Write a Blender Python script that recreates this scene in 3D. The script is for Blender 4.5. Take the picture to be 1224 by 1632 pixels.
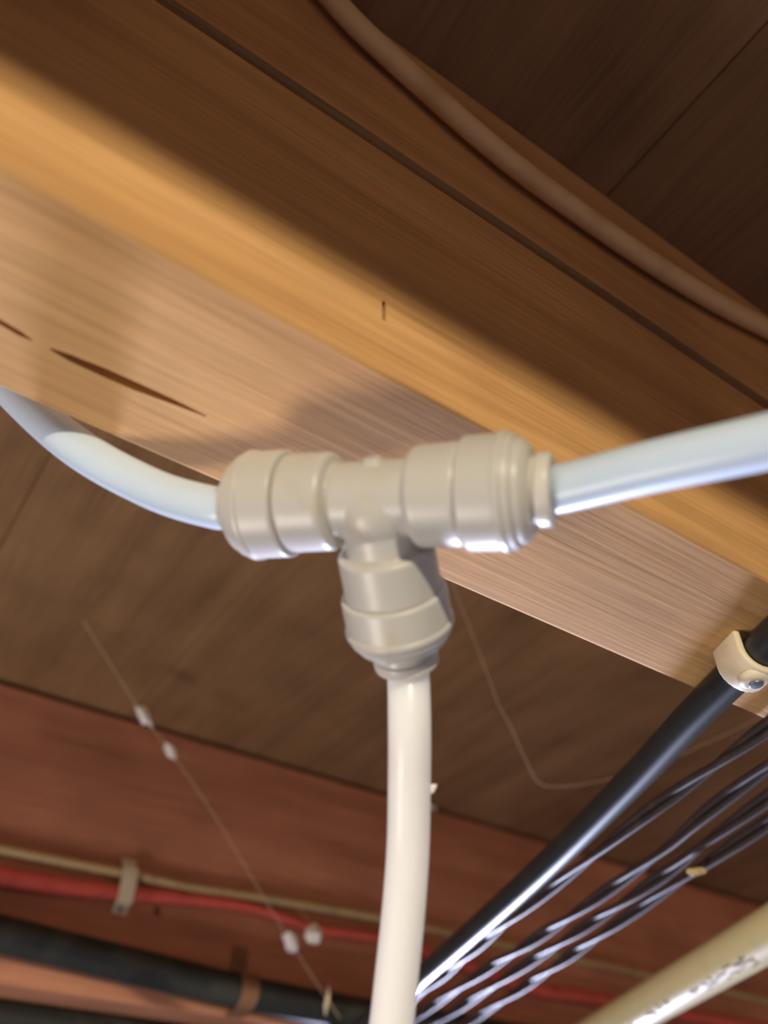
import bpy, bmesh, math, random
from mathutils import Vector, Matrix, noise

random.seed(7)
for o in list(bpy.data.objects):
    bpy.data.objects.remove(o, do_unlink=True)
scene = bpy.context.scene
COL = scene.collection

# ---------------------------------------------------------------- camera
# world: z = 0 is the underside of the floor joists, joists run along X,
# Y points to the next joist bay; units are metres
cam_d = bpy.data.cameras.new('camera')
cam = bpy.data.objects.new('camera', cam_d)
COL.objects.link(cam)
PITCH, AZ = math.radians(42.4), math.radians(34.2)
fwd = Vector((math.sin(AZ) * math.cos(PITCH), math.cos(AZ) * math.cos(PITCH), math.sin(PITCH)))
cam.location = (0, 0, -0.14)
cam.rotation_euler = fwd.to_track_quat('-Z', 'Y').to_euler()
cam_d.sensor_fit = 'HORIZONTAL'
cam_d.sensor_width = 36.0
cam_d.lens = 1375.0 / 1224.0 * 36.0
cam_d.clip_start = 0.01
cam_d.dof.use_dof = True
cam_d.dof.focus_distance = 0.235
cam_d.dof.aperture_fstop = 12.0
scene.camera = cam

# ---------------------------------------------------------------- world and lights
world = bpy.data.worlds.new('basement_ambient')
scene.world = world
world.use_nodes = True
bg = world.node_tree.nodes['Background']
bg.inputs['Color'].default_value = (1.0, 0.88, 1.03, 1)
bg.inputs['Strength'].default_value = 0.135


def lamp(name, kind, loc, energy, color, size, target=None):
    d = bpy.data.lights.new(name, kind)
    d.energy = energy
    d.color = color
    if kind == 'AREA':
        d.shape = 'DISK'
        d.size = size
    else:
        d.shadow_soft_size = size
    o = bpy.data.objects.new(name, d)
    COL.objects.link(o)
    o.location = loc
    if target is not None:
        o.rotation_euler = (Vector(target) - Vector(loc)).to_track_quat('-Z', 'Y').to_euler()
    return o


# warm bulb one bay behind the camera, just below joist level
lamp('bulb_light', 'POINT', (-0.42, -0.86, -0.0290), 40.0, (1.0, 0.87, 0.64), 0.009)
# a second bulb lower down in the room, on the left
lamp('room_light', 'POINT', (-0.20, 0.34, -0.46), 7.0, (1.0, 0.90, 0.82), 0.10)
# cool white work light far off, low down past the next joist
lamp('work_light', 'POINT', (1.15, 1.5, -0.36), 165.0, (0.84, 0.89, 1.25), 0.12)

scene.view_settings.view_transform = 'Standard'
scene.view_settings.look = 'None'
scene.view_settings.gamma = 1.0
scene.view_settings.exposure = 0.0
scene.view_settings.use_curve_mapping = False


# ---------------------------------------------------------------- material helpers
def new_mat(name):
    m = bpy.data.materials.new(name)
    m.use_nodes = True
    nt = m.node_tree
    return m, nt, nt.nodes, nt.links, nt.nodes['Principled BSDF']


def ramp(nodes, stops):
    r = nodes.new('ShaderNodeValToRGB')
    e = r.color_ramp.elements
    while len(e) < len(stops):
        e.new(0.5)
    for k, (p, c) in enumerate(stops):
        e[k].position = p
        e[k].color = (*c, 1) if len(c) == 3 else c
    return r


def wood(name, dark, mid, light, axis='X', grain=1.0, rough=0.72, bump=0.35):
    m, nt, N, L, b = new_mat(name)
    tc = N.new('ShaderNodeTexCoord')
    oi = N.new('ShaderNodeObjectInfo')
    add = N.new('ShaderNodeVectorMath'); add.operation = 'ADD'
    mul = N.new('ShaderNodeVectorMath'); mul.operation = 'SCALE'
    comb = N.new('ShaderNodeCombineXYZ')
    for k in range(3):
        L.new(oi.outputs['Random'], comb.inputs[k])
    L.new(comb.outputs[0], mul.inputs[0]); mul.inputs['Scale'].default_value = 3.7
    L.new(tc.outputs['Object'], add.inputs[0]); L.new(mul.outputs[0], add.inputs[1])
    mp = N.new('ShaderNodeMapping')
    s = (1.2, 22, 22) if axis == 'X' else (22, 1.2, 22)
    mp.inputs['Scale'].default_value = [v * grain for v in s]
    L.new(add.outputs[0], mp.inputs['Vector'])
    n1 = N.new('ShaderNodeTexNoise')
    n1.inputs['Scale'].default_value = 2.0; n1.inputs['Detail'].default_value = 6
    n1.inputs['Roughness'].default_value = 0.6; n1.inputs['Distortion'].default_value = 0.6
    L.new(mp.outputs[0], n1.inputs['Vector'])
    r1 = ramp(N, [(0.30, dark), (0.50, mid), (0.72, light)])
    L.new(n1.outputs['Fac'], r1.inputs[0])
    # fine fibres
    mp2 = N.new('ShaderNodeMapping')
    s2 = (14, 420, 420) if axis == 'X' else (420, 14, 420)
    mp2.inputs['Scale'].default_value = s2
    L.new(add.outputs[0], mp2.inputs['Vector'])
    n2 = N.new('ShaderNodeTexNoise')
    n2.inputs['Scale'].default_value = 1.6; n2.inputs['Detail'].default_value = 3
    L.new(mp2.outputs[0], n2.inputs['Vector'])
    r2 = ramp(N, [(0.30, (0.80, 0.78, 0.76)), (0.62, (1.06, 1.05, 1.04))])
    L.new(n2.outputs['Fac'], r2.inputs[0])
    mx = N.new('ShaderNodeMix'); mx.data_type = 'RGBA'; mx.blend_type = 'MULTIPLY'
    mx.inputs['Factor'].default_value = 0.75
    L.new(r1.outputs[0], mx.inputs['A']); L.new(r2.outputs[0], mx.inputs['B'])
    # large soft stains
    n3 = N.new('ShaderNodeTexNoise'); n3.inputs['Scale'].default_value = 14
    n3.inputs['Detail'].default_value = 3
    L.new(add.outputs[0], n3.inputs['Vector'])
    r3 = ramp(N, [(0.34, (0.74, 0.72, 0.72)), (0.58, (1, 1, 1))])
    L.new(n3.outputs['Fac'], r3.inputs[0])
    mx2 = N.new('ShaderNodeMix'); mx2.data_type = 'RGBA'; mx2.blend_type = 'MULTIPLY'
    mx2.inputs['Factor'].default_value = 0.7
    L.new(mx.outputs['Result'], mx2.inputs['A']); L.new(r3.outputs[0], mx2.inputs['B'])
    L.new(mx2.outputs['Result'], b.inputs['Base Color'])
    b.inputs['Roughness'].default_value = rough
    b.inputs['Specular IOR Level'].default_value = 0.25
    bp = N.new('ShaderNodeBump'); bp.inputs['Strength'].default_value = bump
    bp.inputs['Distance'].default_value = 0.0006
    L.new(n2.outputs['Fac'], bp.inputs['Height'])
    L.new(bp.outputs[0], b.inputs['Normal'])
    return m


def plastic(name, color, rough=0.4, sss=0.0, spec=0.5, dirt=None, dirt_scale=60, dirt_lo=0.58, scale=0.003, bump=0.0):
    m, nt, N, L, b = new_mat(name)
    b.inputs['Roughness'].default_value = rough
    b.inputs['Specular IOR Level'].default_value = spec
    tc = N.new('ShaderNodeTexCoord')
    n = N.new('ShaderNodeTexNoise'); n.inputs['Scale'].default_value = dirt_scale
    n.inputs['Detail'].default_value = 5
    L.new(tc.outputs['Object'], n.inputs['Vector'])
    d = dirt if dirt else tuple(c * 0.9 for c in color)
    r = ramp(N, [(dirt_lo, color), (min(1.0, dirt_lo + 0.2), d)])
    L.new(n.outputs['Fac'], r.inputs[0])
    L.new(r.outputs[0], b.inputs['Base Color'])
    if sss:
        b.inputs['Subsurface Weight'].default_value = sss
        b.inputs['Subsurface Radius'].default_value = (1.0, 0.9, 0.8)
        b.inputs['Subsurface Scale'].default_value = scale
    if bump:
        bp = N.new('ShaderNodeBump'); bp.inputs['Strength'].default_value = bump
        bp.inputs['Distance'].default_value = 0.0004
        L.new(n.outputs['Fac'], bp.inputs['Height']); L.new(bp.outputs[0], b.inputs['Normal'])
    return m


M = {}
M['joist'] = wood('joist_pine', (0.52, 0.285, 0.108), (0.64, 0.365, 0.145), (0.71, 0.43, 0.185))
M['joist_red'] = wood('joist_reddish', (0.40, 0.175, 0.11), (0.53, 0.24, 0.145), (0.62, 0.31, 0.19))
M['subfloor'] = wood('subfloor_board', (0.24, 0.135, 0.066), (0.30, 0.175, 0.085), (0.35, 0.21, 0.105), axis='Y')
M['tee'] = plastic('ivory_acetal', (0.545, 0.53, 0.49), 0.36, 0.2, 0.5, (0.49, 0.42, 0.285), 55, 0.60)
M['collet'] = plastic('collet_plastic', (0.64, 0.615, 0.56), 0.30, 0.2, 0.55, (0.60, 0.49, 0.27), 90, 0.62)
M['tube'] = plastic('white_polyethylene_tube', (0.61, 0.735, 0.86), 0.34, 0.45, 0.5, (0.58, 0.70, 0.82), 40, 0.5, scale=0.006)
M['tube_natural'] = plastic('milky_polyethylene_tube', (0.92, 0.91, 0.86), 0.30, 1.0, 0.5, (0.86, 0.84, 0.78), 60, 0.55, scale=0.012)
M['black_cable'] = plastic('black_cable_jacket', (0.016, 0.019, 0.022), 0.42, 0, 0.55, (0.03, 0.032, 0.03), 50, 0.5)
M['clip'] = plastic('cream_clip_plastic', (0.78, 0.68, 0.50), 0.45, 0.1, 0.4, (0.68, 0.57, 0.38), 90, 0.55)
M['nail'] = plastic('dull_steel', (0.26, 0.29, 0.33), 0.42, 0, 0.6)
M['nail'].node_tree.nodes['Principled BSDF'].inputs['Metallic'].default_value = 0.8
M['strand'] = plastic('brown_black_insulation', (0.050, 0.036, 0.036), 0.48, 0, 0.4, (0.10, 0.07, 0.065), 70, 0.5)
M['cpvc'] = plastic('cream_cpvc', (0.80, 0.71, 0.40), 0.36, 0.05, 0.5, (0.73, 0.65, 0.38), 30, 0.5)
M['ink'] = plastic('black_print_ink', (0.24, 0.20, 0.11), 0.6, 0, 0.2)
M['romex'] = plastic('tan_cable_jacket', (0.80, 0.56, 0.30), 0.5, 0, 0.3, (0.66, 0.43, 0.21), 60, 0.5)
M['beige'] = plastic('beige_cable_jacket', (0.52, 0.40, 0.20), 0.5, 0, 0.3, (0.40, 0.31, 0.17), 80, 0.5)
M['red'] = plastic('red_cable_jacket', (0.68, 0.12, 0.09), 0.45, 0, 0.4, (0.52, 0.09, 0.07), 60, 0.5)
M['red_strap'] = plastic('pale_plastic_strap', (0.72, 0.64, 0.50), 0.4, 0, 0.4)
M['black_pipe'] = plastic('black_poly_pipe', (0.022, 0.027, 0.027), 0.55, 0, 0.4, (0.045, 0.05, 0.045), 40, 0.5)
M['strap'] = plastic('brown_hanger_strap', (0.24, 0.13, 0.075), 0.6, 0, 0.3, (0.17, 0.09, 0.05), 70, 0.5)
M['web'] = plastic('spider_silk', (0.62, 0.50, 0.36), 0.8, 0, 0.1)
M['fluff'] = plastic('white_lint', (0.97, 0.95, 0.92), 0.9, 0.0, 0.05, (0.93, 0.90, 0.86), 300, 0.5)


# ---------------------------------------------------------------- mesh helpers
def link(name, me, mat, parent=None, smooth=True):
    o = bpy.data.objects.new(name, me)
    COL.objects.link(o)
    if mat is not None and len(me.materials) == 0:
        me.materials.append(mat)
    if smooth:
        me.polygons.foreach_set('use_smooth', [True] * len(me.polygons))
    if parent is not None:
        o.parent = parent
    me.update()
    return o


def mesh(name, verts, faces):
    me = bpy.data.meshes.new(name)
    me.from_pydata([tuple(v) for v in verts], [], faces)
    bm = bmesh.new(); bm.from_mesh(me)
    bmesh.ops.recalc_face_normals(bm, faces=bm.faces)
    bm.to_mesh(me); bm.free()
    return me


def tag(o, label=None, cat=None, group=None, kind=None):
    if label: o['label'] = label
    if cat: o['category'] = cat
    if group: o['group'] = group
    if kind: o['kind'] = kind
    return o


def empty(name, loc):
    o = bpy.data.objects.new(name, None)
    o.empty_display_size = 0.01
    o.location = loc
    COL.objects.link(o)
    return o


def catmull(pts, per=10):
    P = [Vector(p) for p in pts]
    P = [P[0] * 2 - P[1]] + P + [P[-1] * 2 - P[-2]]
    out = []
    for i in range(1, len(P) - 2):
        p0, p1, p2, p3 = P[i - 1:i + 3]
        for k in range(per):
            t = k / per
            out.append(0.5 * ((2 * p1) + (p2 - p0) * t + (2 * p0 - 5 * p1 + 4 * p2 - p3) * t * t
                              + (-p0 + 3 * p1 - 3 * p2 + p3) * t ** 3))
    out.append(P[-2])
    return out


def frames(path):
    T = []
    n = len(path)
    for i in range(n):
        T.append((path[min(i + 1, n - 1)] - path[max(i - 1, 0)]).normalized())
    up = Vector((0, 0, 1)) if abs(T[0].z) < 0.9 else Vector((1, 0, 0))
    nrm = (up - T[0] * up.dot(T[0])).normalized()
    fr = []
    for t in T:
        nrm = (nrm - t * nrm.dot(t)).normalized()
        fr.append((t, nrm, t.cross(nrm)))
    return fr


def sweep(path, rn, rb, seg=20, off=(0, 0, 0), spin=None):
    """closed tube with an elliptical section (rn along the frame normal, rb across)"""
    off = Vector(off)
    fr = frames(path)
    V, F = [], []
    n = len(path)
    for i, p in enumerate(path):
        t, a, b = fr[i]
        th = spin[i] if spin else 0.0
        a2 = a * math.cos(th) + b * math.sin(th)
        b2 = b * math.cos(th) - a * math.sin(th)
        ra = rn[i] if isinstance(rn, (list, tuple)) else rn
        rc = rb[i] if isinstance(rb, (list, tuple)) else rb
        for k in range(seg):
            u = 2 * math.pi * k / seg
            V.append(p + a2 * math.cos(u) * ra + b2 * math.sin(u) * rc - off)
    for i in range(n - 1):
        for k in range(seg):
            F.append((i * seg + k, i * seg + (k + 1) % seg, (i + 1) * seg + (k + 1) % seg, (i + 1) * seg + k))
    F.append(tuple(range(seg)))
    F.append(tuple((n - 1) * seg + k for k in range(seg)))
    return V, F


def lathe(profile, origin, axis, seg=56, closed=True):
    """profile: list of (s, r) along axis from origin"""
    axis = Vector(axis).normalized()
    ref = Vector((0, 0, 1)) if abs(axis.z) < 0.9 else Vector((1, 0, 0))
    a = (ref - axis * ref.dot(axis)).normalized()
    b = axis.cross(a)
    origin = Vector(origin)
    V, F = [], []
    for s, r in profile:
        for k in range(seg):
            u = 2 * math.pi * k / seg
            V.append(origin + axis * s + (a * math.cos(u) + b * math.sin(u)) * r)
    n = len(profile)
    for i in range(n - 1):
        for k in range(seg):
            F.append((i * seg + k, i * seg + (k + 1) % seg, (i + 1) * seg + (k + 1) % seg, (i + 1) * seg + k))
    if closed:
        F.append(tuple(range(seg)))
        F.append(tuple((n - 1) * seg + k for k in range(seg)))
    return V, F


def rounded(profile, rad, steps=4):
    """round the inner corners of an (s, r) profile"""
    out = [profile[0]]
    for i in range(1, len(profile) - 1):
        p0, p1, p2 = (Vector(profile[k]) for k in (i - 1, i, i + 1))
        d0, d2 = (p0 - p1), (p2 - p1)
        q = min(rad, d0.length * 0.45, d2.length * 0.45)
        a = p1 + d0.normalized() * q
        c = p1 + d2.normalized() * q
        for k in range(steps + 1):
            t = k / steps
            out.append(tuple(a * (1 - t) ** 2 + p1 * 2 * t * (1 - t) + c * t * t))
    out.append(profile[-1])
    return out


def combine(parts):
    V, F = [], []
    for v, f in parts:
        n = len(V)
        V += list(v)
        F += [tuple(i + n for i in q) for q in f]
    return V, F


def box(x0, x1, y0, y1, z0, z1):
    V = [Vector((x, y, z)) for x in (x0, x1) for y in (y0, y1) for z in (z0, z1)]
    F = [(0, 1, 3, 2), (4, 6, 7, 5), (0, 4, 5, 1), (2, 3, 7, 6), (0, 2, 6, 4), (1, 5, 7, 3)]
    return V, F


def bevel_box_mesh(name, x0, x1, y0, y1, z0, z1, w, seg=2):
    me = mesh(name, *box(x0, x1, y0, y1, z0, z1))
    bm = bmesh.new(); bm.from_mesh(me)
    bmesh.ops.bevel(bm, geom=list(bm.edges), offset=w, segments=seg, affect='EDGES', profile=0.5)
    bm.to_mesh(me); bm.free()
    return me


def evaluated(o, name):
    dg = bpy.context.evaluated_depsgraph_get()
    me = bpy.data.meshes.new_from_object(o.evaluated_get(dg))
    me.name = name
    return me


# ---------------------------------------------------------------- setting: subfloor boards
JT = 0.191            # joist depth; the subfloor lies on top
ceiling = empty('ceiling', (0, 0, JT))
tag(ceiling, 'dark brown boarded subfloor above the joists', kind='structure')
PW = 0.140
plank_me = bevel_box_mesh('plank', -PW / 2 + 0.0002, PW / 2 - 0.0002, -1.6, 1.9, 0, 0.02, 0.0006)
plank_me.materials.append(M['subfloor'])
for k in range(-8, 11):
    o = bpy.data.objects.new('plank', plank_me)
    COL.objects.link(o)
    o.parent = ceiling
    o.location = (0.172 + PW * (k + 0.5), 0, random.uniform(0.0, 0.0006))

# ---------------------------------------------------------------- floor joists
SP, TH = 0.5108, 0.0483     # spacing and thickness
J1 = 0.0917                 # near face of the joist above the fitting


def joist(y0, mat, cutters, label, gap=0.0002):
    x0, x1 = -1.0, 1.6
    org = Vector((0.3, y0 + TH / 2, 0))
    me = bevel_box_mesh('joist', x0 - org.x, x1 - org.x, -TH / 2, TH / 2, 0, JT - gap, 0.0011, 2)
    o = bpy.data.objects.new('tmp', me)
    COL.objects.link(o)
    o.location = org
    if cutters:
        V, F = combine(cutters)
        cm = mesh('cut', V, F)
        c = bpy.data.objects.new('cut', cm)
        COL.objects.link(c)
        md = o.modifiers.new('b', 'BOOLEAN')
        md.operation = 'DIFFERENCE'; md.object = c; md.solver = 'EXACT'
        md.use_self = True
        bpy.context.view_layer.update()
        me = evaluated(o, 'joist')
        bpy.data.objects.remove(c, do_unlink=True)
    else:
        me = me.copy()
    bpy.data.objects.remove(o, do_unlink=True)
    me.materials.clear()
    j = link('floor_joist', me, mat, smooth=False)
    j.location = org
    tag(j, label, 'joist', 'floor joists')
    return j


def slit(points, half, depth, face='bottom', y0=0.0):
    """wedge shaped split: a chain of (x, v) with half widths; cut into a face"""
    n = len(points)
    V, F = [], []
    for (x, v), w in zip(points, half):
        if face == 'bottom':
            V += [Vector((x, v - w, -0.004)), Vector((x, v + w, -0.004)),
                  Vector((x, v + w * 1.3 + 0.0003, depth)), Vector((x, v - w * 1.0, depth))]
        else:
            V += [Vector((x, y0 - 0.004, v - w)), Vector((x, y0 - 0.004, v + w)),
                  Vector((x, y0 + depth, v + w * 1.9)), Vector((x, y0 + depth, v - w * 0.8))]
    for i in range(n - 1):
        for k in range(4):
            F.append((i * 4 + k, i * 4 + (k + 1) % 4, i * 4 + 4 + (k + 1) % 4, i * 4 + 4 + k))
    F.append((0, 1, 2, 3)); F.append(tuple((n - 1) * 4 + k for k in range(4)))
    return V, F


cuts = [
    # the split in the underside, and its ragged tail to the left
    slit([(0.0040, 0.1243), (0.008, 0.1243), (0.015, 0.12400), (0.022, 0.1238), (0.030, 0.1233), (0.0375, 0.1230)],
         [0.0002, 0.0009, 0.0012, 0.00115, 0.0007, 0.00012], 0.034),
    slit([(-0.030, 0.1222), (-0.018, 0.1229), (-0.008, 0.1232), (-0.002, 0.1240), (0.0005, 0.1243)],
         [0.0002, 0.0004, 0.0006, 0.0006, 0.0001], 0.016),
    # shallow seasoning check along the face, two thirds up
] + [
    slit([(x, 0.1010 + 0.0010 * math.sin(x * 9) - 0.006 * x) for x in [-0.6 + 0.1 * k for k in range(19)]],
         [0.0042 + 0.0006 * math.sin(7 * k) for k in range(19)], 0.030, 'side', J1),
    # a short nick in the face above the fitting
    slit([(0.0618, 0.0205), (0.0628, 0.0205)], [0.0030, 0.0030], 0.003, 'side', J1),
]
joist(J1, M['joist'], cuts,
      'amber-lit pine floor joist above the white tee, dark split in its pale underside')
joist(J1 + SP, M['joist_red'],
      [slit([(0.2185, 0.0565), (0.2235, 0.0565)], [0.0025, 0.0025], 0.004, 'side', J1 + SP)],
      'reddish-brown floor joist behind the tee with cables clipped along its side', 0.0036)
joist(J1 + 2 * SP, M['joist_red'], None, 'farthest dark floor joist beyond the black pipes')
bj = joist(J1 - SP, M['joist'], None, 'pine floor joist behind the viewer, nearest the warm bulb')
bj.name = 'trim_1'          # the joist behind the camera, part of the room shell
for key in ('category', 'group'):
    del bj[key]
bj['kind'] = 'structure'

# ---------------------------------------------------------------- push-fit tee
C = Vector((0.0675, 0.1020, -0.0248))
AX = Vector((0.6178, -0.7612, -0.1971)).normalized()
BR = Vector((0.6343, 0.6306, -0.4472)).normalized()
NR = AX.cross(BR).normalized()
K = 0.0014                                   # model unit to metres

tee = empty('push_fit_tee', C)
tag(tee, 'ivory plastic push-fit tee fitting joining the three white water tubes', 'pipe fitting')

arms = [-AX, AX, BR]
neck = 5.35
parts = []
parts.append(lathe([(-7.5 * K, neck * K), (7.5 * K, neck * K)], (0, 0, 0), AX))
parts.append(lathe([(0, (neck) * K), (8.4 * K, (neck + 0.2) * K)], (0, 0, 0), BR))
sh = rounded([(5.6, 4.6), (5.9, 7.05), (13.2, 7.15), (13.2, 5.0)], 1.0)
shb = rounded([(7.4, 4.6), (7.6, 7.0), (14.6, 7.1), (14.6, 5.0)], 0.6)
for a in arms:
    p = sh if a is not BR else shb
    parts.append(lathe([(s * K, r * K) for s, r in p], (0, 0, 0), a))
# webs that stiffen the inside corners
for a in (-AX, AX):
    w = 0.9 * K
    q = [a * 2 * K + BR * 2 * K, a * 6.6 * K + BR * 3.5 * K, a * 6.6 * K + BR * 6.3 * K,
         a * 5.6 * K + BR * 8.2 * K, a * 2.0 * K + BR * 8.2 * K]
    V = [p + NR * w for p in q] + [p - NR * w for p in q]
    F = [(0, 1, 2, 3, 4), (5, 6, 7, 8, 9)] + [(k, (k + 1) % 5, 5 + (k + 1) % 5, 5 + k) for k in range(5)]
    parts.append((V, F))
# a swelling where the three bores meet and the moulding gate on the crown
V, F = lathe([(6.15 * K * math.cos(t), max(6.15 * K * math.sin(t), 1e-6)) for t in [math.pi * k / 16 for k in range(17)]],
             BR * 1.4 * K, NR, 32)
parts.append((V, F))
parts.append(lathe([(0, 1.4 * K), (6.0 * K, 1.3 * K)], AX * 0.4 * K, -BR, 20))
V, F = combine(parts)
tmp = bpy.data.objects.new('tmp', mesh('tmp', V, F))
COL.objects.link(tmp)
rm = tmp.modifiers.new('r', 'REMESH'); rm.mode = 'VOXEL'; rm.voxel_size = 0.00034
sm = tmp.modifiers.new('s', 'SMOOTH'); sm.factor = 0.5; sm.iterations = 5
bpy.context.view_layer.update()
bme = evaluated(tmp, 'body')
bpy.data.objects.remove(tmp, do_unlink=True)
bme.materials.clear()
link('body', bme, M['tee'], tee)
# end collars and collets
for a in arms:
    z0 = 13.0 if a is not BR else 14.3
    pr = [(z0, 6.3), (z0, 7.8), (z0 + 4.9, 7.85), (z0 + 5.05, 8.1), (z0 + 5.8, 8.1), (z0 + 5.95, 7.75),
          (z0 + 7.0, 7.6), (z0 + 7.1, 7.05), (z0 + 8.0, 6.95), (z0 + 9.0, 5.6), (z0 + 9.05, 3.4)]
    V, F = lathe([(s * K, r * K) for s, r in rounded(pr, 0.5)], (0, 0, 0), a, 64)
    col = link('collar', mesh('collar', V, F), M['tee'], tee)
    z0 -= 1.6 if a is arms[0] else 0.0
    z0 += 0.9 if a is BR else 0.0
    pc = [(z0 + 8.4, 3.25), (z0 + 8.4, 4.5), (z0 + 9.6, 4.5), (z0 + 9.7, 4.95), (z0 + 11.3, 4.9), (z0 + 11.6, 4.4),
          (z0 + 11.6, 3.25)]
    V, F = lathe([(s * K, r * K) for s, r in rounded(pc, 0.35)], (0, 0, 0), a, 48, closed=False)
    n = len(rounded(pc, 0.35)); sg = 48
    F = F + [((n - 1) * sg + k, (n - 1) * sg + (k + 1) % sg, (k + 1) % sg, k) for k in range(sg)]
    link('collet', mesh('collet', V, F), M['collet'], tee)

# ---------------------------------------------------------------- water tubes
TR = 3.18 * K


def tube(pts, mat, label, start):
    path = catmull(pts, 12)
    off = Vector(pts[0])
    V, F = sweep(path, TR, TR, 32, off)
    o = link('water_tube', mesh('water_tube', V, F), mat)
    o.location = off
    tag(o, label, 'tube', 'tubes in the tee')
    return o


s_end = 23.0 * K
tube([C - AX * s_end, C - AX * 26 * K, (0.0335, 0.1400, -0.0098),
      (0.0150, 0.1490, 0.0025), (-0.0082, 0.1624, 0.0293), (-0.0271, 0.1732, 0.0535),
      (-0.0593, 0.1915, 0.0938), (-0.12, 0.22, 0.13), (-0.24, 0.25, 0.15), (-0.42, 0.27, 0.15)],
     M['tube'], 'bluish-white water tube curving from the tee up behind the split joist', C)
tube([C + AX * s_end, C + AX * 25.5 * K, (0.0948, 0.0592, -0.0363), (0.1010, 0.0425, -0.0412), (0.1085, 0.0245, -0.0455),
      (0.121, 0.002, -0.0485), (0.140, -0.028, -0.050), (0.18, -0.08, -0.052), (0.26, -0.16, -0.055), (0.40, -0.26, -0.06)],
     M['tube'], 'straight bluish-white water tube leaving the tee past the amber strip', C)
tube([C + BR * 24.3 * K, C + BR * 27.5 * K, (0.0945, 0.1297, -0.0524), (0.0995, 0.1371, -0.0615), (0.1042, 0.1445, -0.0710),
      (0.1071, 0.1505, -0.0812), (0.1096, 0.1566, -0.0913), (0.1113, 0.1616, -0.1013), (0.1121, 0.1674, -0.1159),
      (0.111, 0.1718, -0.134), (0.107, 0.175, -0.165), (0.102, 0.177, -0.22)],
     M['tube_natural'], 'brightly lit milky water tube hanging down from the tee', C)

# ---------------------------------------------------------------- black cable and its clip
BC_R = 0.0052


def bx(y):
    return 0.2017 + (y - 0.1072) * 0.353


bpts = [(bx(y) + (0.003 * math.sin((y - 0.1) * 9) if y > 0.14 else 0), y, z) for y, z in
        [(-0.40, -0.012), (-0.2, -0.0075), (0.0, -0.0062), (0.0917, -0.0056), (0.14, -0.0056), (0.19, -0.0062), (0.27, -0.007),
         (0.40, -0.0066), (0.52, -0.006), (0.61, -0.0056), (0.65, -0.0056), (0.9, -0.007), (1.2, -0.006)]]
V, F = sweep(catmull(bpts, 12), BC_R, BC_R, 24, bpts[3])
o = link('power_cable', mesh('power_cable', V, F), M['black_cable'])
o.location = bpts[3]
tag(o, 'thick glossy black cable running under the joists through the cream clip', 'cable')

dv = Vector((0.333, 0.943, 0)).normalized()
pv = Vector((0.943, -0.333, 0)).normalized()
cl0 = Vector((bx(0.1150), 0.1150, 0))
clip = empty('cable_clip', cl0)
tag(clip, 'cream plastic nail-in clip holding the black cable to the joist', 'clip')
# arch over the cable, continuing into a nail boss on the far side
prof_out, prof_in = [], []
for k in range(13):
    t = math.pi * k / 12
    prof_out.append((-math.cos(t) * 0.0076, -0.0056 - math.sin(t) * 0.0072))
    prof_in.append((-math.cos(t) * 0.0054, -0.0056 - math.sin(t) * 0.0053))
outer = [(-0.0076, 0.0)] + prof_out + [(0.0076, 0.0)]
inner = [(-0.0054, 0.0)] + prof_in + [(0.0054, 0.0)]
V, F = [], []
HW = 0.0058
n = len(outer)
for sgn in (-1, 1):
    for (p, z) in outer:
        V.append(pv * p + dv * HW * sgn + Vector((0, 0, z)))
    for (p, z) in inner:
        V.append(pv * p + dv * HW * sgn + Vector((0, 0, z)))
for i in range(n - 1):
    F.append((i, i + 1, 2 * n + i + 1, 2 * n + i))                       # outer skin
    F.append((n + i, n + i + 1, 3 * n + i + 1, 3 * n + i))               # inner skin
    F.append((i, i + 1, n + i + 1, n + i))                               # ends
    F.append((2 * n + i, 2 * n + i + 1, 3 * n + i + 1, 3 * n + i))
F.append((0, n, 3 * n, 2 * n)); F.append((n - 1, 2 * n - 1, 4 * n - 1, 3 * n - 1))
ame = mesh('saddle', V, F)
bm = bmesh.new(); bm.from_mesh(ame)
sharp = [e for e in bm.edges if len(e.link_faces) == 2 and e.calc_face_angle() > 0.9]
bmesh.ops.bevel(bm, geom=sharp, offset=0.0007, segments=2, affect='EDGES', profile=0.5)
bm.to_mesh(ame); bm.free()
link('saddle', ame, M['clip'], clip)
# nail driven through a thickened pad on the crown
V, F = lathe(rounded([(0.0112, 0.0001), (0.0112, 0.0048), (0.0128, 0.0042), (0.0135, 0.0030), (0.0135, 0.0001)], 0.0006),
             pv * -0.0012 + dv * -0.0004, (0, 0, -1), 28)
link('nail_pad', mesh('nail_pad', V, F), M['clip'], clip)
V, F = lathe(rounded([(0.0132, 0.0001), (0.0132, 0.0020), (0.0141, 0.0020), (0.0143, 0.0001)], 0.0003),
             pv * -0.0012 + dv * -0.0004, (0, 0, -1), 24)
link('nail', mesh('nail', V, F), M['nail'], clip)

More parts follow.
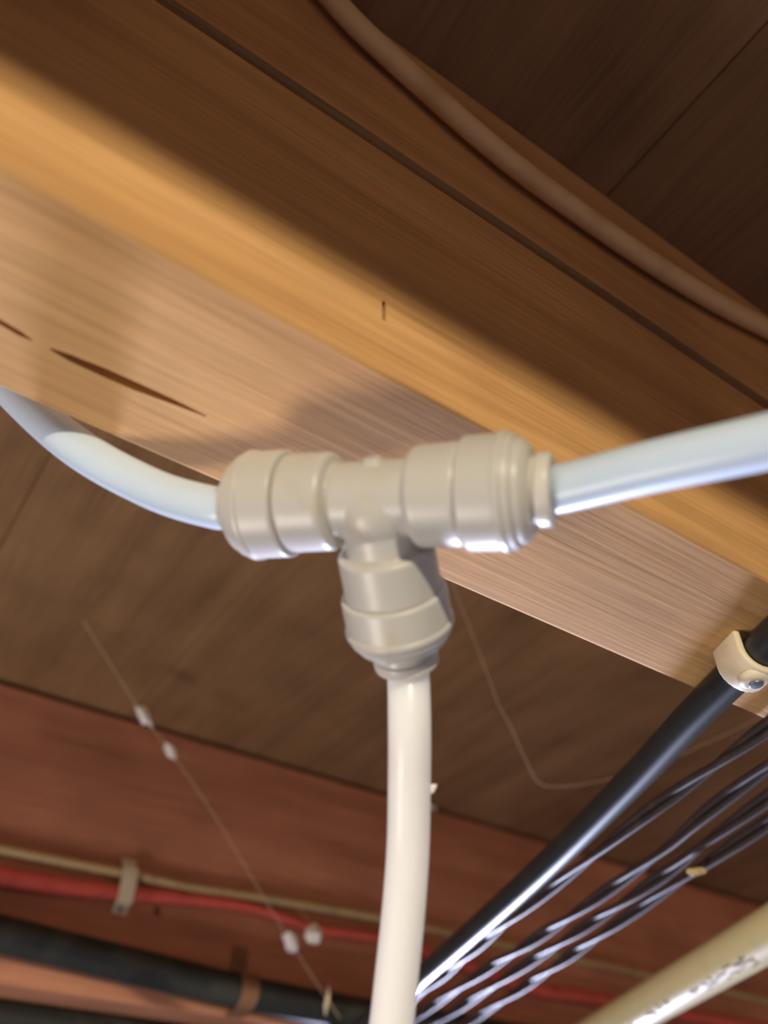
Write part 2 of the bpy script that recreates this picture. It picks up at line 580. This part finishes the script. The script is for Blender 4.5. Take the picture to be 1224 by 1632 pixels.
# ---------------------------------------------------------------- twisted pairs
TW = [
    ([(0.1700, -0.13), (0.2427, 0.1387), (0.2591, 0.2055), (0.2721, 0.2494), (0.2965, 0.3338), (0.322, 0.41), (0.385, 0.60), (0.515, 0.95), (0.606, 1.2)],
     'dark twisted wire pair running closest beside the black cable', 0.3),
    ([(0.183, -0.12), (0.2656, 0.1564), (0.2926, 0.2314), (0.3196, 0.3243), (0.3496, 0.4388), (0.405, 0.61), (0.531, 0.95), (0.622, 1.2)],
     'dark twisted wire pair, second from the black cable', 1.5),
    ([(0.194, -0.12), (0.2863, 0.1723), (0.3132, 0.2503), (0.3530, 0.3893), (0.3870, 0.5018), (0.424, 0.61), (0.547, 0.95), (0.638, 1.2)],
     'dark twisted wire pair, third from the black cable', 2.4),
    ([(0.204, -0.12), (0.3042, 0.1860), (0.3325, 0.2761), (0.3732, 0.3970), (0.4084, 0.5039), (0.445, 0.61), (0.563, 0.95), (0.655, 1.2)],
     'dark twisted wire pair nearest the cream pipe', 0.9),
]
for pts, label, ph in TW:
    off = Vector((pts[1][0], pts[1][1], -0.0045))
    path = catmull([(x, y, -0.0045 - 0.0015 * math.sin(max(0, min(1, (y - 0.14) / 0.46)) * math.pi)) for x, y in pts], 40)
    fr = frames(path)
    root = empty('twisted_wire_pair', off)
    tag(root, label, 'wire', 'twisted wire pairs under the joists')
    acc = [0.0]
    for i in range(1, len(path)):
        acc.append(acc[-1] + (path[i] - path[i - 1]).length)
    for sgn in (0, math.pi):
        pp = []
        for i, p in enumerate(path):
            t, a, b = fr[i]
            th = ph + sgn + acc[i] / 0.15 * 2 * math.pi + 0.5 * math.sin(acc[i] * 23 + ph)
            pp.append(p + (a * math.cos(th) + b * math.sin(th)) * 0.00145)
        V, F = sweep(pp, 0.00145, 0.00145, 12, off)
        link('strand', mesh('strand', V, F), M['strand'], root)

# ---------------------------------------------------------------- cream water pipe with worn print
p0 = Vector((0.3971, 0.2598, -0.0118)); p1 = Vector((0.4671, 0.4291, -0.0118))
pd = (p1 - p0).normalized()
pipe = empty('water_pipe', p0)
tag(pipe, 'cream plastic water pipe with worn black print crossing under the joists', 'pipe')
PR = 0.0111
V, F = sweep([pd * s for s in [-0.42 + 0.05 * k for k in range(30)]], PR, PR, 40)
link('pipe_wall', mesh('pipe_wall', V, F), M['cpvc'], pipe)
# worn, half-legible ink strokes wrapped around the wall
pu = Vector((0, 0, -1)); ps = pd.cross(pu).normalized()


def stroke(s0, a0, s1, a1, w):
    V, F = [], []
    n = 6
    for k in range(n + 1):
        t = k / n
        s = s0 + (s1 - s0) * t; a = a0 + (a1 - a0) * t
        for e in (-1, 1):
            d = Vector((s1 - s0, (a1 - a0) * PR)).normalized()
            ss = s - d.y * w * e; aa = a + d.x * w * e / PR
            for rr in (PR - 0.0002, PR + 0.00012):
                V.append(pd * ss + (pu * math.cos(aa) + ps * math.sin(aa)) * rr)
    for k in range(n):
        i = k * 4
        F += [(i, i + 4, i + 5, i + 1), (i + 2, i + 3, i + 7, i + 6), (i + 1, i + 5, i + 7, i + 3), (i, i + 2, i + 6, i + 4)]
    F += [(0, 1, 3, 2), (n * 4, n * 4 + 2, n * 4 + 3, n * 4 + 1)]
    return V, F


INK_A = 0.62     # centre angle of the print line, set from the side the camera sees
marks = []
rnd = random.Random(3)
s = -0.02
while s < 0.16:
    for k in range(rnd.choice((2, 3))):
        a = INK_A + rnd.uniform(-0.26, 0.26)
        ln = rnd.uniform(0.002, 0.008)
        marks.append(stroke(s, a, s + ln, a + rnd.uniform(-0.12, 0.12), rnd.uniform(0.0003, 0.0006)))
    s += rnd.uniform(0.004, 0.010)
    if rnd.random() < 0.25:
        s += 0.02
V, F = combine(marks)
ink = link('worn_print', mesh('worn_print', V, F), M['ink'], pipe, smooth=False)
tag(ink, kind='stuff')

# ---------------------------------------------------------------- tan cable draped along the lit joist
rp = [(-0.30, J1 - 0.010, 0.183), (-0.15, J1 - 0.008, 0.1845), (-0.03, J1 - 0.0055, 0.1850), (0.0150, J1 - 0.0050, 0.1805), (0.0346, J1 - 0.005, 0.1720), (0.0496, J1 - 0.005, 0.1605), (0.0717, J1 - 0.005, 0.1511),
      (0.0970, J1 - 0.005, 0.1422), (0.1212, J1 - 0.005, 0.1382), (0.1696, J1 - 0.005, 0.1390), (0.2124, J1 - 0.005, 0.1455),
      (0.2592, J1 - 0.005, 0.1595), (0.2996, J1 - 0.005, 0.1720), (0.36, J1 - 0.006, 0.1820), (0.5, J1 - 0.008, 0.1840), (0.8, J1 - 0.008, 0.1830)]
V, F = sweep(catmull(rp, 10), 0.0046, 0.0036, 20, rp[8])
o = link('house_wire', mesh('house_wire', V, F), M['romex'])
o.location = rp[8]
tag(o, 'dim tan cable sagging along the shaded upper side of the split joist', 'cable')

# ---------------------------------------------------------------- cables clipped to the reddish joist
J2 = J1 + SP
bpts = [(-0.6, J2 - 0.004, 0.070), (-0.2, J2 - 0.004, 0.072), (0.0, J2 - 0.004, 0.0735), (0.1095, J2 - 0.004, 0.0742), (0.1943, J2 - 0.004, 0.0758), (0.2412, J2 - 0.004, 0.0758),
        (0.2909, J2 - 0.004, 0.0787), (0.4022, J2 - 0.004, 0.0833), (0.5042, J2 - 0.004, 0.0836), (0.6836, J2 - 0.004, 0.0850),
        (0.9, J2 - 0.004, 0.086), (1.4, J2 - 0.004, 0.083)]
V, F = sweep(catmull(bpts, 10), 0.0031, 0.0031, 16, bpts[4])
o = link('phone_cable', mesh('phone_cable', V, F), M['beige'])
o.location = bpts[4]
tag(o, 'thin beige cable along the reddish joist, above the red cable', 'cable')
rpts = [(-0.6, J2 - 0.004, 0.052), (-0.2, J2 - 0.004, 0.054), (0.0, J2 - 0.004, 0.056), (0.114, J2 - 0.004, 0.0580), (0.184, J2 - 0.004, 0.0622), (0.242, J2 - 0.004, 0.0680),
        (0.2915, J2 - 0.004, 0.0705), (0.3455, J2 - 0.004, 0.0657), (0.4023, J2 - 0.004, 0.0680), (0.48, J2 - 0.004, 0.062), (0.563, J2 - 0.004, 0.0537),
        (0.637, J2 - 0.004, 0.0556), (0.9, J2 - 0.004, 0.058), (1.4, J2 - 0.004, 0.056)]
pth = catmull(rpts, 10)
wid = []
for p in pth:
    t = max(0.0, min(1.0, (p.x - 0.12) / 0.17))
    w = 0.0066 * (1 - t) + 0.0034 * t
    if p.x > 0.42:
        w = 0.0034 + 0.0022 * min(1, (p.x - 0.42) / 0.14)
    wid.append(w)
V, F = sweep(pth, wid, 0.0034, 16, rpts[4])
o = link('alarm_cable', mesh('alarm_cable', V, F), M['red'])
o.location = rpts[4]
tag(o, 'flat red cable along the reddish joist, below the thin beige cable', 'cable')

# pale strap clip over both cables
st = empty('cable_strap', (0.1945, J2, 0.070))
tag(st, 'small pale plastic strap pinning the red and beige cables to the joist', 'clip')
prof = [(0.0165, 0.0), (0.0155, -0.0010), (0.0100, -0.0018), (0.0085, -0.0078), (0.002, -0.0085), (-0.013, -0.0082), (-0.0150, -0.0030), (-0.0160, -0.0012), (-0.020, 0.0)]
V, F = [], []
for (z, y) in prof:
    for x in (-0.0053, 0.0053):
        V.append(Vector((x, y, z)))
        V.append(Vector((x, y - 0.0011, z)))
for i in range(len(prof) - 1):
    a, b = i * 4, i * 4 + 4
    F += [(a, a + 2, b + 2, b), (a + 1, b + 1, b + 3, a + 3), (a, b, b + 1, a + 1), (a + 2, a + 3, b + 3, b + 2)]
F += [(0, 1, 3, 2), (len(V) - 4, len(V) - 2, len(V) - 1, len(V) - 3)]
link('band', mesh('band', V, F), M['red_strap'], st, smooth=False)
V, F = lathe(rounded([(0, 0.0001), (0, 0.0022), (0.0012, 0.0019), (0.0016, 0.0001)], 0.0005), (0, -0.0021, -0.0168), (0, -1, 0), 18)
link('pin', mesh('pin', V, F), M['nail'], st)

# ---------------------------------------------------------------- black pipes by the reddish joist
bp1 = [(-0.6, J2 - 0.0115, 0.031), (0.0, J2 - 0.0115, 0.0285), (0.1226, J2 - 0.0115, 0.0230), (0.2840, J2 - 0.0115, 0.0140), (0.40, J2 - 0.0115, 0.0120), (0.6, J2 - 0.0115, 0.0135), (1.4, J2 - 0.0115, 0.014)]
V, F = sweep(catmull(bp1, 12), 0.0106, 0.0106, 28, bp1[2])
o = link('poly_pipe', mesh('poly_pipe', V, F), M['black_pipe'])
o.location = bp1[2]
tag(o, 'matt black pipe held against the reddish joist by a brown strap', 'pipe', 'black pipes')
bp2 = [(-0.6, J2 + 0.038, -0.0110), (0.0, J2 + 0.038, -0.0110), (0.15, J2 + 0.038, -0.0110), (0.28, J2 + 0.038, -0.0112), (0.34, J2 + 0.038, -0.021), (0.40, J2 + 0.038, -0.036), (0.5, J2 + 0.038, -0.055), (0.7, J2 + 0.038, -0.07), (1.4, J2 + 0.038, -0.06)]
V, F = sweep(catmull(bp2, 12), 0.0106, 0.0106, 28, bp2[3])
o = link('poly_pipe', mesh('poly_pipe', V, F), M['black_pipe'])
o.location = bp2[3]
tag(o, 'black pipe sagging below the underside of the reddish joist', 'pipe', 'black pipes')

hs = empty('pipe_strap', (0.2865, J2, 0.014))
tag(hs, 'brown strap bent over the black pipe on the reddish joist', 'strap')
prof = [(0.030, -0.0002), (0.0135, -0.0004)]
for k in range(9):
    t = math.pi * k / 8
    prof.append((math.cos(t) * 0.0113, -0.0115 - math.sin(t) * 0.0113))
prof += [(-0.0120, -0.0006), (-0.0135, -0.0003)]
V, F = [], []
for (z, y) in prof:
    for x in (-0.0062, 0.0062):
        V.append(Vector((x, y, z)))
        V.append(Vector((x, y - 0.0010, z * 1.02)))
for i in range(len(prof) - 1):
    a, b = i * 4, i * 4 + 4
    F += [(a, a + 2, b + 2, b), (a + 1, b + 1, b + 3, a + 3), (a, b, b + 1, a + 1), (a + 2, a + 3, b + 3, b + 2)]
F += [(0, 1, 3, 2), (len(V) - 4, len(V) - 2, len(V) - 1, len(V) - 3)]
link('band', mesh('band', V, F), M['strap'], hs, smooth=False)
V, F = lathe(rounded([(0, 0.0001), (0, 0.0024), (0.0012, 0.0021), (0.0018, 0.0001)], 0.0005), (0, -0.0014, 0.0215), (0, -1, 0), 18)
link('screw', mesh('screw', V, F), M['strap'], hs)

# ---------------------------------------------------------------- cobweb and lint
web_pts = [(0.0974, 0.4969, 0.1909), (0.1558, 0.5125, 0.1452), (0.1799, 0.5166, 0.1282), (0.2230, 0.5262, 0.0959),
           (0.2974, 0.5481, 0.0362), (0.3478, 0.5640, 0.0000)]
w = empty('cobweb', web_pts[0])
tag(w, 'thin slanting cobweb thread strung from subfloor to black pipe', 'cobweb')
V, F = sweep(catmull(web_pts, 14), 0.00030, 0.00030, 6, web_pts[0])
link('thread', mesh('thread', V, F), M['web'], w)
V, F = sweep(catmull([(0.3075, 0.5361, 0.0430), (0.3040, 0.552, 0.0600), (0.3020, J2 - 0.0072, 0.0782)], 8), 0.00018, 0.00018, 6, web_pts[0])
link('thread', mesh('thread', V, F), M['web'], w)

w2 = [(0.2990, 0.3300, 0.1300), (0.3060, 0.3316, 0.1160), (0.3160, 0.3337, 0.1048), (0.3282, 0.3387, 0.0927), (0.3417, 0.3423, 0.0811), (0.3544, 0.3351, 0.0798), (0.3698, 0.3223, 0.0820), (0.395, 0.30, 0.090)]
w2 = [(0.27, 0.325, 0.1905)] + w2 + [(0.46, 0.26, 0.125), (0.56, 0.20, 0.1905)]
V, F = sweep(catmull(w2, 10), 0.00024, 0.00024, 6, w2[0])
o = link('cobweb', mesh('cobweb', V, F), M['web'])
o.location = w2[0]
tag(o, 'faint looping cobweb strand beside the black cable under the subfloor', 'cobweb')


def fluff(loc, d, ln, wd, label, seed, mat=None):
    d = Vector(d).normalized()
    bm = bmesh.new()
    bmesh.ops.create_icosphere(bm, subdivisions=4, radius=1.0)
    ref = Vector((0.3, -0.8, 0.2)); a = (ref - d * ref.dot(d)).normalized(); b = d.cross(a)
    for v in bm.verts:
        c = v.co.copy()
        k = 1 + 0.55 * noise.noise(c * 1.3 + Vector((seed * 3.17, 0.4, 0))) + 0.22 * noise.noise(c * 3.6 + Vector((0, seed * 1.7, 0.2)))
        c *= k
        taper = 1 - 0.30 * min(1.0, c.z * c.z) * (1 if c.z > 0 else 0.3)
        v.co = a * c.x * wd * taper + b * c.y * wd * taper + d * c.z * ln
    me = bpy.data.meshes.new('dust_fluff'); bm.to_mesh(me); bm.free()
    o = link('dust_fluff', me, mat or M['fluff'])
    o.location = loc
    tag(o, label, 'lint', 'tufts of white lint')
    return o


td = Vector(web_pts[2]) - Vector(web_pts[1])
fluff((0.1562, 0.5122, 0.1448), td, 0.0078, 0.0031, 'uppermost long white lint tuft on the slanting cobweb thread', 1)
fluff((0.1802, 0.5164, 0.1279), td, 0.0058, 0.0029, 'second white lint tuft from the top of the cobweb thread', 2)
td2 = Vector(web_pts[4]) - Vector(web_pts[3])
fluff((0.2970, 0.5478, 0.0364), td2, 0.0075, 0.0042, 'lowest white lint tuft on the slanting cobweb thread', 3)
fluff((0.3075, 0.5361, 0.0408), (0.1, 0.1, 1), 0.0062, 0.0050, 'bright white lint tuft hanging just beside the cobweb thread', 4)
fluff((0.3082, 0.2262, -0.0105), (0.75, -0.6, 0.1), 0.0042, 0.0014, 'yellowish lint tuft caught on the twisted pair nearest the cream pipe', 5, M['beige'])
fluff((0.1041, 0.1355, -0.0618), (0.5, -0.3, 0.6), 0.0012, 0.0007, 'tiny white lint speck on the edge of the hanging tube', 8)
fluff((0.4570, 0.5985, 0.1878), (1, 0.1, -0.1), 0.0080, 0.0014, 'pale sliver of lint at the top of the reddish joist', 9)
fluff((0.3270, 0.5480, 0.0050), (0.1, 0, 1), 0.0075, 0.0013, 'grey wisp of lint in front of the black pipe', 6, M['red_strap'])
